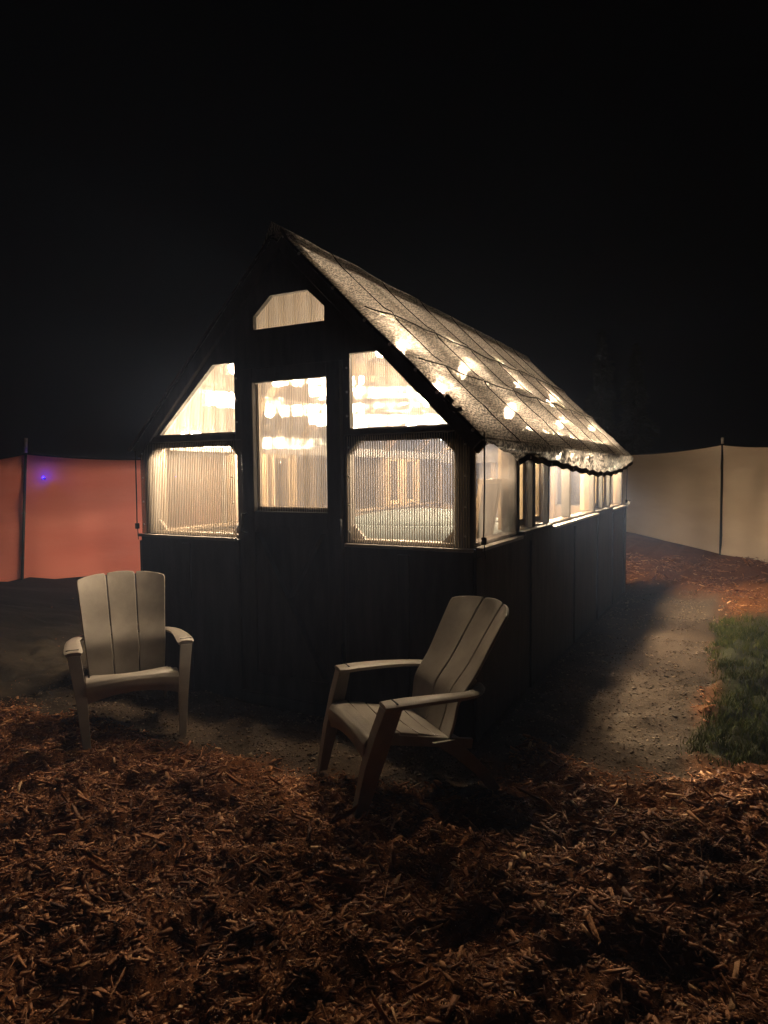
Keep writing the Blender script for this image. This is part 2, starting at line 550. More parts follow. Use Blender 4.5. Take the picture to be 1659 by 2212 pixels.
def ground_mat():
    m, nt, out = mat('mulch_gravel_soil')
    p = N(nt, 'ShaderNodeBsdfPrincipled', Roughness=.9)
    p.inputs['Specular IOR Level'].default_value = .15
    v = coords(nt)
    n1 = N(nt, 'ShaderNodeTexNoise', Scale=38.0, Detail=8.0, Roughness=.7); nt.links.new(v, n1.inputs['Vector'])
    n2 = N(nt, 'ShaderNodeTexVoronoi', Scale=75.0); nt.links.new(v, n2.inputs['Vector'])
    n3 = N(nt, 'ShaderNodeTexNoise', Scale=1.6, Detail=4.0); nt.links.new(v, n3.inputs['Vector'])
    mul = ramp(nt, n1.outputs['Fac'], [(.3, (.09, .03, .009)), (.7, (.33, .125, .04))])
    gr = ramp(nt, n2.outputs['Distance'], [(.05, (.105, .072, .045)), (.6, (.055, .037, .023))])
    so = ramp(nt, n1.outputs['Fac'], [(.3, (.02, .022, .006)), (.7, (.04, .042, .012))])
    a = N(nt, 'ShaderNodeVertexColor', layer_name='zone')
    sp = N(nt, 'ShaderNodeSeparateColor'); nt.links.new(a.outputs['Color'], sp.inputs[0])
    m1 = N(nt, 'ShaderNodeMixRGB'); nt.links.new(sp.outputs[0], m1.inputs[0]); nt.links.new(mul, m1.inputs[1]); nt.links.new(gr, m1.inputs[2])
    m2 = N(nt, 'ShaderNodeMixRGB'); nt.links.new(sp.outputs[1], m2.inputs[0]); nt.links.new(m1.outputs[0], m2.inputs[1]); nt.links.new(so, m2.inputs[2])
    so2 = ramp(nt, n1.outputs['Fac'], [(.3, (.012, .009, .005)), (.7, (.035, .026, .015))])
    m2b = N(nt, 'ShaderNodeMixRGB'); nt.links.new(sp.outputs[2], m2b.inputs[0]); nt.links.new(m2.outputs[0], m2b.inputs[1]); nt.links.new(so2, m2b.inputs[2])
    m2 = m2b
    pat = ramp(nt, n3.outputs['Fac'], [(.3, .65), (.7, 1.0)])
    m3 = N(nt, 'ShaderNodeMixRGB', blend_type='MULTIPLY'); m3.inputs[0].default_value = 1
    nt.links.new(m2.outputs[0], m3.inputs[1]); nt.links.new(pat, m3.inputs[2])
    nt.links.new(m3.outputs[0], p.inputs['Base Color'])
    bp = N(nt, 'ShaderNodeBump', Strength=.9, Distance=.012)
    nt.links.new(n1.outputs['Fac'], bp.inputs['Height']); nt.links.new(bp.outputs[0], p.inputs['Normal'])
    nt.links.new(p.outputs[0], out.inputs[0])
    return m
g = link('ground', me, ground_mat()); g['kind'] = 'structure'

def scatter(name, px, py, length, width, thick, m, label, cat, tilt=.27, sharp=.45, lift=.003):
    """many splinters/pebbles in one mesh: 8 corners each, narrower at the ends"""
    n = len(px)
    base = np.array([(-1, -1, -1), (1, -1, -1), (1, 1, -1), (-1, 1, -1), (-1, -1, 1), (1, -1, 1), (1, 1, 1), (-1, 1, 1)], float)
    C = np.repeat(base[None], n, 0) + rng.uniform(-.35, .35, (n, 8, 3))
    s = np.where(C[:, :, 0] > 0, rng.uniform(sharp, 1, (n, 1)), rng.uniform(sharp, 1, (n, 1)))
    C[:, :, 1] *= s
    C *= np.stack([length, width, thick], -1)[:, None, :] * .5
    C[:, :, 2] += (C[:, :, 0] ** 2) * rng.uniform(-4, 8, (n, 1))
    ax = rng.normal(0, tilt, n); ay = rng.normal(0, tilt, n); az = rng.uniform(0, 2 * math.pi, n)
    def rot(C, a, i, j):
        c, s_ = np.cos(a)[:, None], np.sin(a)[:, None]
        A, B = C[:, :, i].copy(), C[:, :, j].copy()
        C[:, :, i] = A * c - B * s_; C[:, :, j] = A * s_ + B * c
    rot(C, ax, 1, 2); rot(C, ay, 0, 2); rot(C, az, 0, 1)
    C[:, :, 0] += px[:, None]; C[:, :, 1] += py[:, None]
    C[:, :, 2] += (height(px, py) + lift + np.abs(np.sin(ay)) * length * .3)[:, None]
    q = np.array(BF)
    F = (np.arange(n)[:, None, None] * 8 + q[None]).reshape(-1, 4)
    me = bpy.data.meshes.new(name)
    me.vertices.add(n * 8); me.vertices.foreach_set('co', C.reshape(-1))
    me.loops.add(F.size); me.polygons.add(len(F))
    me.loops.foreach_set('vertex_index', F.reshape(-1))
    me.polygons.foreach_set('loop_start', np.arange(len(F)) * 4)
    me.update(calc_edges=True)
    o = link(name, me, m)
    return tag(o, label, cat, kind='stuff')

M['chips'] = surf('bark_chips', (0, 0, 0), (0, 0, 0), rough=.72, spec=.35, bump=.5, bscale=120,
                  island=[(0, (.10, .032, .010)), (.5, (.28, .105, .034)), (.86, (.42, .18, .066)), (.96, (.60, .32, .15)), (1, (.76, .5, .28))])
M['stones'] = surf('path_gravel', (0, 0, 0), (0, 0, 0), rough=.85, spec=.2, bump=.3, bscale=150,
                   island=[(0, (.045, .032, .021)), (.6, (.10, .073, .049)), (1, (.22, .17, .12))])

def pick(n, x0, x1, y0, y1, maskfn):
    x = rng.uniform(x0, x1, n); y = rng.uniform(y0, y1, n)
    k = rng.random(n) < maskfn(x, y)
    return x[k], y[k]
nogo = lambda x, y: ~((x > -.06) & (x < W + .06) & (y > -.06) & (y < L + .06))
mul_m = lambda x, y: (1 - gravel_mask(x, y)) * (1 - grass_mask(x, y)) * (1 - .97 * dark_ground_mask(x, y)) * nogo(x, y)
# dense near the camera, thinner far away
ax_, ay_ = pick(165000, -.9, 4.6, -3.1, .1, mul_m)
bx_, by_ = pick(26000, -3.5, 5.6, -3.3, 3.0, mul_m)
dx_, dy_ = pick(22000, 3.6, 5.2, -1.0, 6.0, mul_m)
bx_, by_ = np.concatenate([bx_, dx_]), np.concatenate([by_, dy_])
cx_, cy_ = pick(14000, .2, 4.4, 5.6, 9.5, mul_m)
px, py = np.concatenate([ax_, bx_, cx_]), np.concatenate([ay_, by_, cy_])
ln = np.clip(rng.lognormal(math.log(.0088), .75, len(px)), .004, .085)
ln[-len(cx_):] *= 2
lg = rng.random(len(px)) < .004
ln[lg] = rng.uniform(.06, .13, lg.sum())
wd = np.clip(ln * rng.uniform(.16, .6, len(px)), .0025, .018)
wd[lg] = rng.uniform(.003, .007, lg.sum())
tk = np.clip(wd * rng.uniform(.25, .6, len(px)), .0015, .006)
scatter('mulch_chips', px, py, ln, wd, tk, M['chips'], 'reddish brown bark mulch chips covering the ground in front of greenhouse', 'mulch')
px, py = pick(20000, 2.4, 4.1, -1.0, 6.0, lambda x, y: gravel_mask(x, y) * nogo(x, y))
p2, q2 = pick(7000, -.6, 2.7, -1.1, 0, lambda x, y: gravel_mask(x, y) * nogo(x, y))
px, py = np.concatenate([px, p2]), np.concatenate([py, q2])
ln = np.clip(rng.lognormal(math.log(.008), .45, len(px)), .004, .03); wd = ln * rng.uniform(.6, .95, len(px)); tk = ln * rng.uniform(.25, .5, len(px))
scatter('path_stones', px, py, ln, wd, tk, M['stones'], 'small tan gravel stones on the path beside the greenhouse', 'gravel', tilt=.3, sharp=.7, lift=.0)

# grass: blades in one mesh
def grass(n, x0, x1, y0, y1, maskfn, name, label, h0=.05, h1=.13):
    x, y = pick(n, x0, x1, y0, y1, maskfn)
    n = len(x)
    hh = rng.uniform(h0, h1, n); a = rng.uniform(0, 2 * math.pi, n); w = rng.uniform(.0014, .003, n)
    le = rng.uniform(.2, .9, n) * hh; b = rng.uniform(0, 2 * math.pi, n)
    z = height(x, y) - .005
    dx, dy = np.cos(a) * w, np.sin(a) * w
    lx, ly = np.cos(b) * le, np.sin(b) * le
    V = np.stack([np.stack([x - dx, y - dy, z], -1), np.stack([x + dx, y + dy, z], -1),
                  np.stack([x + dx * .8 + lx * .35, y + dy * .8 + ly * .35, z + hh * .6], -1), np.stack([x - dx * .8 + lx * .35, y - dy * .8 + ly * .35, z + hh * .6], -1),
                  np.stack([x + lx, y + ly, z + hh * .95], -1)], 1)
    me = bpy.data.meshes.new(name)
    f4 = (np.arange(n)[:, None] * 5 + np.array([0, 1, 2, 3])); f3 = (np.arange(n)[:, None] * 5 + np.array([3, 2, 4]))
    li = np.concatenate([f4.reshape(-1), f3.reshape(-1)])
    me.vertices.add(n * 5); me.vertices.foreach_set('co', V.reshape(-1))
    me.loops.add(len(li)); me.polygons.add(2 * n)
    me.loops.foreach_set('vertex_index', li)
    me.polygons.foreach_set('loop_start', np.concatenate([np.arange(n) * 4, 4 * n + np.arange(n) * 3]))
    me.update(calc_edges=True)
    return tag(link(name, me, M['grass']), label, 'grass', kind='stuff')
M['grass'] = surf('grass_blades', (0, 0, 0), (0, 0, 0), rough=.6, spec=.2, bump=0,
                  island=[(0, (.038, .056, .003)), (.7, (.07, .085, .004)), (.92, (.11, .11, .012)), (1, (.15, .13, .05))])
grass(80000, 3.6, 5.6, -.1, 4.2, lambda x, y: grass_mask(x, y) * smooth(-.95, .0, vnoise(x * 3.3 + 5, y * 3.3)) * smooth(-1.0, .2, vnoise(x * 9, y * 9 + 4)), 'grass_patch', 'green grass patch along the right edge of the gravel path', .025, .075)

# ------------------------------------------------------------------ greenhouse
gh = thing('greenhouse', 'dark timber greenhouse with glowing ribbed windows and black net over its steep roof', 'greenhouse')

box('floor', .03, W - .03, .03, L - .03, -.02, .05, M['floor'], gh, 0)

DX0, DX1, DZ = .955, 1.765, 2.255
# --- knee walls (outer dark cladding, inner pine lining)
def knee(x0, x1):
    box('knee_wall', x0, x1, -.025, .02, -.05, ZS, M['dark'], gh)
    box('inner_lining', x0 + .03, x1 - .03, .022, .06, .05, ZS - .02, M['pine'], gh)
knee(-.025, DX0 - .035)
knee(DX1 + .035, W + .025)
for s in (0, 1):
    X = (lambda x: x) if s else (lambda x: W - x)
    box('knee_wall', X(W - .02), X(W + .025), .022, L - .022, -.05, ZS, M['dark'], gh)
    box('inner_lining', X(W - .06), X(W - .022), .07, L - .07, .05, ZS - .02, M['pine'], gh)
    for yb in (1.13, 2.57, 3.68, 4.63):
        box('batten', X(W + .027), X(W + .045), yb, yb + .075, -.04, ZS - .045, M['dark'], gh)
    box('corner_batten', X(W + .027), X(W + .045), L - .12, L + .03, -.04, ZS - .01, M['dark'], gh)
    box('corner_batten', X(W + .027), X(W + .045), -.027, .08, -.04, ZS - .045, M['dark'], gh)
box('knee_wall', -.025, W + .025, L - .02, L + .025, -.05, ZS, M['dark'], gh)
box('inner_lining', .07, W - .07, L - .06, L - .022, .05, ZS - .02, M['pine'], gh)
# battens on the front knee wall
for xb in (.40, 2.16):
    box('batten', xb, xb + .08, -.043, -.027, -.04, ZS - .045, M['dark'], gh)

# --- front frame
def post(x0, x1, y0, y1, z0, z1, dark_side='front'):
    box('post', x0, x1, y0, y1, z0, z1, M['dark'], gh)
post(0, .105, 0, .05, ZS + .002, ZE - .012)
post(W - .105, W, 0, .05, ZS + .002, ZE - .012)
box('door_jamb', .90, DX0 - .003, -.004, .06, -.03, ZE - .012, M['dark'], gh)
box('door_jamb', DX1 + .003, 1.815, -.004, .06, -.03, ZE - .012, M['dark'], gh)
box('corner_stud', .012, .10, .052, .13, .05, ZE - .02, M['pine'], gh)
box('corner_stud', W - .10, W - .012, .052, .13, .05, ZE - .02, M['pine'], gh)
# gable plate with openings
upL = [(.169, 1.835), (.8875, 1.835), (.8875, 2.307), (.693, 2.307)]
upR = [(1.815, 1.822), (2.481, 1.822), (2.025, 2.289), (1.815, 2.289)]
vent = [(1.063, 2.512), (1.632, 2.512), (1.633, 2.603), (1.503, 2.722), (1.208, 2.722), (1.062, 2.60)]
outer = [(0, ZE - .01), (DX0, ZE - .01), (DX0, DZ), (DX1, DZ), (DX1, ZE - .01), (W, ZE - .01), (W, ZE + .02), (W / 2, ZT), (0, ZE + .02)]
plate_holes('gable_wall', outer, [upL, upR, vent], 0.0, .035, M['dark'], gh)
plate_holes('gable_wall', [(0, ZE - .01), (W, ZE - .01), (W, ZE + .02), (W / 2, ZT), (0, ZE + .02)], [[(.5, 1.86), (W - .5, 1.86), (W - .5, 2.25), (W / 2 + .3, 2.6), (W / 2 - .3, 2.6), (.5, 2.25)]], L - .035, L, M['dark'], gh)
box('rail', 0.0, .897, -.022, -.002, ZE - .012, ZE + .034, M['dark'], gh)
box('rail', 1.806, W, -.022, -.002, ZE - .012, ZE + .022, M['dark'], gh)
for sx in (-1, 1):
    a = (W / 2 + sx * .02, -.02, ZT - .045); b = (W / 2 + sx * (W / 2 + .05), -.02, ZE - .09)
    beam('barge_board', a, b, .036, .085, M['dark'], gh)
# gussets on the lower windows
def gussets(x0, x1, z0, z1, k):
    prism('gusset', [(x0, z1), (x0, z1 - k), (x0 + k, z1)], .004, .03, M['dark'], gh, 0)
    prism('gusset', [(x1, z1), (x1 - k, z1), (x1, z1 - k)], .004, .03, M['dark'], gh, 0)
    k *= .75
    prism('gusset', [(x0, z0), (x0 + k, z0), (x0, z0 + k)], .032, .06, M['pine'], gh, 0)
    prism('gusset', [(x1, z0), (x1, z0 + k), (x1 - k, z0)], .032, .06, M['pine'], gh, 0)
gussets(.105, .90, ZS + .03, ZE - .012, .11)
gussets(1.815, W - .105, ZS + .03, ZE - .012, .12)
box('sill', .105, .90, 0, .09, ZS + .002, ZS + .032, M['pine'], gh)
box('sill', 1.815, W - .105, 0, .09, ZS + .002, ZS + .032, M['pine'], gh)
# interior window trims that read through the sheets
box('inner_rail', .1, .9, .047, .08, ZE - .05, ZE + .03, M['dark'], gh)
box('inner_rail', 1.815, W - .1, .047, .08, ZE - .05, ZE + .03, M['dark'], gh)
# --- front panes
box('pane', -.004, .905, -.034, -.026, ZS + .012, ZE - .018, M['panewide'], gh, 0)
box('pane', 1.802, W + .004, -.034, -.026, ZS + .012, ZE - .018, M['panewide'], gh, 0)
box('drip_strip', -.03, .91, -.058, -.027, ZS - .012, ZS + .008, M['flash'], gh, .002)
box('drip_strip', 1.797, W + .03, -.058, -.027, ZS - .012, ZS + .008, M['flash'], gh, .002)
prism('pane', [(.12, 1.80), (.90, 1.80), (.90, 2.34), (.66, 2.34)], .037, .045, M['upperpane'], gh, 0)
prism('pane', [(1.79, 1.79), (2.52, 1.79), (2.04, 2.32), (1.79, 2.32)], .037, .045, M['upperpane'], gh, 0)
prism('vent_pane', [(1.03, 2.48), (1.66, 2.48), (1.66, 2.62), (1.52, 2.75), (1.19, 2.75), (1.03, 2.62)], .037, .045, M['upperpane'], gh, 0)
# webs of the twin-wall sheets, real strips inside each pane
def zspan(poly, x):
    zs = []
    for k in range(len(poly)):
        (x0, z0), (x1, z1) = poly[k], poly[(k + 1) % len(poly)]
        if (x0 - x) * (x1 - x) < 0:
            zs.append(z0 + (z1 - z0) * (x - x0) / (x1 - x0))
    return (min(zs), max(zs)) if len(zs) >= 2 else None
def webs(poly, y0, y1, pitch, wd, parent):
    V, F = [], []
    xs = [p[0] for p in poly]
    x = min(xs) + pitch * .5
    while x < max(xs):
        zz = zspan(poly, x + .0003)
        if zz and zz[1] - zz[0] > .01:
            w = wd * random.uniform(.7, 1.3) * .5
            b = len(V)
            V += [(x - w, y0, zz[0]), (x + w, y0, zz[0]), (x + w, y1, zz[0]), (x - w, y1, zz[0]), (x - w, y0, zz[1]), (x + w, y0, zz[1]), (x + w, y1, zz[1]), (x - w, y1, zz[1])]
            F += [tuple(q + b for q in f) for f in BF]
        x += pitch
    o = from_py('pane_webs', V, F, M['web'], parent)
    o['kind'] = 'stuff'
    return o
def rect(x0, x1, z0, z1):
    return [(x0, z0), (x1, z0), (x1, z1), (x0, z1)]
webs(rect(-.002, .903, ZS + .014, ZE - .02), -.0325, -.0275, .0165, .0042, gh)
webs(rect(1.804, W + .002, ZS + .014, ZE - .02), -.0325, -.0275, .0165, .0042, gh)
webs([(.125, 1.802), (.898, 1.802), (.898, 2.338), (.662, 2.338)], .0385, .0435, .014, .0024, gh)
webs([(1.792, 1.792), (2.515, 1.792), (2.038, 2.318), (1.792, 2.318)], .0385, .0435, .014, .0024, gh)
webs([(1.032, 2.482), (1.658, 2.482), (1.658, 2.619), (1.519, 2.748), (1.191, 2.748), (1.032, 2.619)], .0385, .0435, .014, .0024, gh)
# screws along the pane edges
def screw(x, y, z, nrm):
    d = Vector(nrm)
    tube('screw', [Vector((x, y, z)), Vector((x, y, z)) + d * .004], .007, M['metal'], gh, 6)
for z in (1.17, 1.34, 1.52, 1.70):
    screw(.885, -.034, z, (0, -1, 0)); screw(1.822, -.034, z, (0, -1, 0))
    screw(W - .02, -.034, z, (0, -1, 0)); screw(.02, -.034, z, (0, -1, 0))
for z in (1.90, 2.05, 2.2):
    screw(.905, 0, z, (0, -1, 0)); screw(1.795, 0, z, (0, -1, 0))

# --- door
door = bpy.data.objects.new('door', None); COL.objects.link(door); door.parent = gh
gxl, gxr, gz0, gz1 = 1.066, 1.656, 1.288, 2.154
box('stile', DX0 + .006, gxl, -.03, .012, .03, DZ - .006, M['dark'], door)
box('stile', gxr, DX1 - .006, -.03, .012, .03, DZ - .006, M['dark'], door)
box('door_rail', gxl, gxr, -.03, .012, gz1, DZ - .006, M['dark'], door)
box('door_rail', gxl, gxr, -.03, .012, gz0 - .11, gz0, M['dark'], door)
box('door_rail', gxl, gxr, -.03, .012, .03, .17, M['dark'], door)
box('door_panel', gxl, gxr, -.012, .006, .17, gz0 - .11, M['dark'], door, 0)
beam('brace', (gxl + .03, -.021, 1.15), (gxr - .03, -.021, .20), .016, .08, M['dark'], door, upv=(0, 1, 0)).rotation_euler = (0, 0, 0)
beam('brace', (gxr - .03, -.0215, 1.15), (gxl + .30, -.0215, .72), .014, .08, M['dark'], door, upv=(0, 1, 0))
box('glazing', gxl - .02, gxr + .02, .014, .022, gz0 - .02, gz1 + .02, M['doorpane'], door, 0)
webs(rect(gxl - .018, gxr + .018, gz0 - .018, gz1 + .018), .0155, .0205, .014, .0026, door)
for (a, b, c, d_) in ((gxl - .085, gxl + .012, gz0, gz1), (gxr - .012, gxr + .005, gz0, gz1)):
    box('glazing_bead', a, b, .024, .05, c, d_, M['pine'], door, 0)
box('glazing_bead', gxl, gxr, .024, .05, gz0 - .01, gz0 + .03, M['pine'], door, 0)
box('door_stop', DX0 - .03, DX0 + .012, .0235, .05, .02, DZ + .02, M['dark'], gh, 0)
box('door_stop', DX1 - .04, DX1 + .03, .0235, .05, .02, DZ + .02, M['dark'], gh, 0)
box('door_stop', DX0 + .014, DX1 - .014, .037, .05, DZ - .05, DZ + .03, M['dark'], gh, 0)
box('threshold', DX0 - .03, DX1 + .03, -.05, .06, -.05, .028, M['dark'], gh)
box('door_back', gxl - .03, gxr + .03, .0235, .03, .03, gz0 - .02, M['dark'], door, 0)
tube('handle', [(.995, -.03, 1.27), (.995, -.075, 1.27), (.995, -.08, 1.15), (.995, -.03, 1.14)], .008, M['black'], door, 8)
for z in (.4, 1.2, 2.05):
    tube('hinge', [(1.760, -.036, z - .05), (1.760, -.036, z + .05)], .009, M['black'], door, 8)

# --- side walls (same layout both sides)
def sash(X, y0, y1, z0, z1, out):
    """raw wood casement with a clear pane"""
    w = bpy.data.objects.new('window', None); COL.objects.link(w); w.parent = gh
    a, b = W - .095 + out, W - .062 + out
    t = .035
    for args in ((y0, y0 + t, z0, z1), (y1 - t, y1, z0, z1), (y0 + t, y1 - t, z0, z0 + t * 1.4), (y0 + t, y1 - t, z1 - t, z1)):
        box('frame', X(a), X(b), args[0], args[1], args[2], args[3], M['palepine'], w, .003)
    box('glass', X(a + .018), X(a + .022), y0 + t - .004, y1 - t + .004, z0 + t, z1 - t + .004, M['glass'], w, 0)
    return w
for s in (1, 0):
    X = (lambda x: x) if s else (lambda x: W - x)
    zt = ZE - .06
    box('top_plate', X(W - .10), X(W - .002), .052, L - .05, zt, ZE - .012, M['dark'], gh)
    box('inner_plate', X(W - .13), X(W - .102), .14, L - .06, zt - .005, ZE + .03, M['dark'], gh)
    box('bottom_plate', X(W - .10), X(W - .004), .052, L - .05, ZS + .002, ZS + .03, M['pine'], gh)
    for y0, y1 in ((.84, .975), (1.30, 1.385), (1.757, 1.80), (3.62, 3.73), (4.13, 4.19), (4.60, 4.66), (5.42, 5.55)):
        box('post', X(W - .045), X(W), y0, y1, ZS + .032, zt - .002, M['dark'], gh)
        box('stud', X(W - .10), X(W - .047), y0 + .02, y1 - .005, ZS + .032, zt - .002, M['pine'], gh)
    box('stud', X(W - .09), X(W - .012), 2.57, 2.625, ZS + .032, zt - .002, M['dark'], gh)
    for y0, y1 in ((.055, .85), (1.775, 3.645), (4.645, 5.50)):
        box('pane', X(W + .006), X(W + .014), y0, y1, ZS + .012, ZE - .03, M['clearpane' if not s else 'milkpane' if y0 < .1 else 'sidepane'], gh, 0)
        box('drip_strip', X(W + .004), X(W + .058), y0 - .02, y1 + .02, ZS - .012, ZS + .008, M['flash'], gh, .002)
    sash(X, .98, 1.297, ZS + .05, zt - .004, 0)
    sash(X, 1.388, 1.754, ZS + .05, zt - .004, .0)
    sash(X, 3.733, 4.127, ZS + .05, zt - .004, 0)
    sash(X, 4.193, 4.597, ZS + .05, zt - .004, 0)
    for ya in (.9752, 1.286, 1.3852, 1.743, 3.7302, 4.116, 4.1902, 4.586):
        box('window_jamb', X(W - .16), X(W - .101), ya, ya + .014, ZS + .034, zt - .008, M['palepine'], gh, 0)
    for y0, y1 in ((.96, 1.77), (3.72, 4.61)):
        box('window_sill', X(W - .05), X(W + .04), y0, y1, ZS + .002, ZS + .03, M['dark'], gh)
# back wall frame and sheet
for x0, x1 in ((0, .1), (.85, .93), (1.69, 1.77), (W - .1, W)):
    box('post', x0, x1, L - .05, L, ZS + .002, ZE - .012, M['dark'], gh)
    box('stud', x0 + .01, x1 - .01, L - .12, L - .052, .05, ZE - .012, M['pine'], gh)
box('pane', 0, W, L + .004, L + .012, ZS + .012, ZE - .02, M['pane'], gh, 0)
prism('pane', [(.45, 1.82), (W - .45, 1.82), (W - .45, 2.27), (W / 2 + .31, 2.63), (W / 2 - .31, 2.63), (.45, 2.27)], L - .05, L - .042, M['pane'], gh, 0)
box('inner_plate', .1, W - .1, L - .15, L - .125, ZE - .12, ZE, M['dark'], gh)

# --- roof frame and roof sheets
def sl(x, off=0.0):
    """height of the roof plane at x"""
    return ZT - K * abs(x - W / 2) + off
nrm_l = math.sqrt(1 + K * K)
ry = [.06, .95, 1.87, 2.79, 3.71, 4.63, L - .06]
box('ridge_beam', W / 2 - .02, W / 2 + .02, .04, L - .04, ZT - .17, ZT - .05, M['pine'], gh)
for sx in (-1, 1):
    for y in ry:
        a = (W / 2 + sx * .03, y, ZT - .03 - .065); b = (W / 2 + sx * (W / 2 + .05), y, sl(W + .05) - .065)
        beam('rafter', a, b, .038, .08, M['pine'], gh)
    for t in (.36, .68):
        x = W / 2 + sx * (W / 2) * t
        beam('purlin', (x, .05, sl(x) - .035), (x, L - .05, sl(x) - .035), .04, .03, M['pine'], gh, upv=(sx * K, 0, 1))
    for i in range(6):
        y0 = ry[i] + (.0 if i else -.06) + .002; y1 = ry[i + 1] + (.06 if i == 5 else 0) - .002
        o0, o1 = .0, .008
        xa, xb = W / 2 + sx * .004, W / 2 + sx * (W / 2 + .07)
        V = [(xa, y0, sl(xa) + o0), (xb, y0, sl(xb) + o0), (xb, y1, sl(xb) + o0), (xa, y1, sl(xa) + o0),
             (xa, y0, sl(xa) + o1), (xb, y0, sl(xb) + o1), (xb, y1, sl(xb) + o1), (xa, y1, sl(xa) + o1)]
        from_py('roof_panel', V, BF, M['roofpane'], gh)
    for t in (.18, .82):
        pass
# collar ties
for y in ry[1:-1]:
    box('collar_tie', .55, W - .55, y + .022, y + .05, 2.28, 2.36, M['pine'], gh)

# ------------------------------------------------------------------ shade net over the roof
net = thing('shade_net', 'black knitted shade net stretched over the greenhouse roof and hanging below its right eave', 'shade net')
RUN = W / 2 + .075
Y0, Y1 = -.055, L + .02
def fold_t(c, y):
    return c + .016 * abs(math.sin(math.pi * (y - .6) / .75)) + .008 * math.sin(y * 1.9 + c * 7)
def cloth_pt(y, t, sx):
    """t = 0 at ridge, 1 at eave"""
    x = W / 2 + sx * RUN * t
    off = .032 + .006 * float(vnoise(y * 1.3 + 3 * sx, t * 3.0)) + .005 * float(vnoise(y * 4.5 + 20, t * 6 + sx))
    # sag between the rafters
    ph = min(abs(y - r) for r in ry)
    off -= .005 * min(1, ph / .45)
    for c, amp in ((.34, .018), (.62, .02), (.82, .008)):     # slack folds along the roof
        tc = fold_t(c, y)
        off += amp * math.exp(-((t - tc) / .022) ** 2) * min(1, max(0, (y - Y0) / .5))
    if t < .05:
        off += .02 * (1 - t / .05)
    n = (sx * K / nrm_l, 0, 1 / nrm_l)
    edge = .0
    return (x + n[0] * off, y, sl(x) + n[2] * off + edge)
for sx in (1, -1):
    def fn(u, v, sx=sx):
        yy = Y0 + (Y1 - Y0) * u
        p = cloth_pt(yy, v, sx)
        if u == 0:
            p = (p[0], p[1] + .018 * float(vnoise(v * 30, 3)), p[2] - .02)
        return p
    sheet('net_sheet', fn, 120, 60, .0015, M['cloth'], net, flip=(sx < 0))
# hanging edge on the right: bottom height along y
VB = [(-.055, 1.735), (.05, 1.70), (.38, 1.66), (.60, 1.615), (.75, 1.645), (.95, 1.635), (1.75, 1.595), (2.6, 1.55), (3.3, 1.515), (4.0, 1.52), (4.8, 1.56), (L + .02, 1.66)]
def vb(y):
    return float(np.interp(y, [a for a, b in VB], [b for a, b in VB])) + .008 * math.sin(y * 17)
for sx in (1,):
    def fn(u, v, sx=sx):
        y = Y0 + (Y1 - Y0) * u
        p = cloth_pt(y, 1.0, sx)
        zb = vb(y)
        bulge = .022 * math.sin(v * math.pi) * (1 + .5 * float(vnoise(y * 2.5, 7))) + 0.016 * v * float(vnoise(y * 5, 2 + v))
        return (p[0] + sx * (.008 + bulge), y, p[2] + (zb - p[2]) * v)
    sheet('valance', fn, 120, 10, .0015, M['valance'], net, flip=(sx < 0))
    def fe(u, v, sx=sx):
        y = .62 + (Y1 - .62) * u
        q = fn(( y - Y0) / (Y1 - Y0), 1.0)
        return (q[0] + sx * .004, y, q[2] + .018 - .05 * v)
    sheet('edge_binding', fe, 90, 1, .003, M['black'], net, flip=(sx < 0))
    if sx == 1:
        for y in (.82, 1.45, 2.15, 2.8, 3.5, 4.3):
            q = fn((y - Y0) / (Y1 - Y0), 1.0)
            tube('grommet', [(q[0] + .006, y, q[2] - .012), (q[0] + .012, y, q[2] - .012)], .011, M['metal'], net, 10)
# seams running down the net, front binding and grommets
for sx in (1, -1):
    for k, y in enumerate([.55, 1.3, 2.05, 2.8, 3.5, 4.2, 4.9]):
        pts = []
        for i in range(31):
            t = i / 30
            p = cloth_pt(y + .10 * t + .02 * math.sin(t * 5 + k), t, sx)
            pts.append((p[0] + sx * .003, p[1], p[2] + .003))
        tube('seam', pts, .004, M['black'], net, 5)
    for c in (.34, .62):
        pts = []
        for i in range(81):
            y = Y0 + .2 + (Y1 - Y0 - .25) * i / 80
            tc = fold_t(c, y) + .012
            p = cloth_pt(y, tc, sx)
            pts.append((p[0] + sx * .003, p[1], p[2] + .003))
        tube('fold_cord', pts, .0045, M['black'], net, 5)
    pts = [(lambda p: (p[0], Y0 - .004, p[2] - .012))(cloth_pt(Y0, i / 40, sx)) for i in range(41)]
    tube('front_binding', pts, .011, M['black'], net, 6)
    if sx == 1:
        for t in (.12, .3, .46, .58, .70, .80, .88, .96):
            p = cloth_pt(Y0, t, sx)
            tube('grommet', [(p[0], Y0 - .014, p[2] - .014), (p[0], Y0 - .02, p[2] - .014)], .010, M['metal'], net, 10)
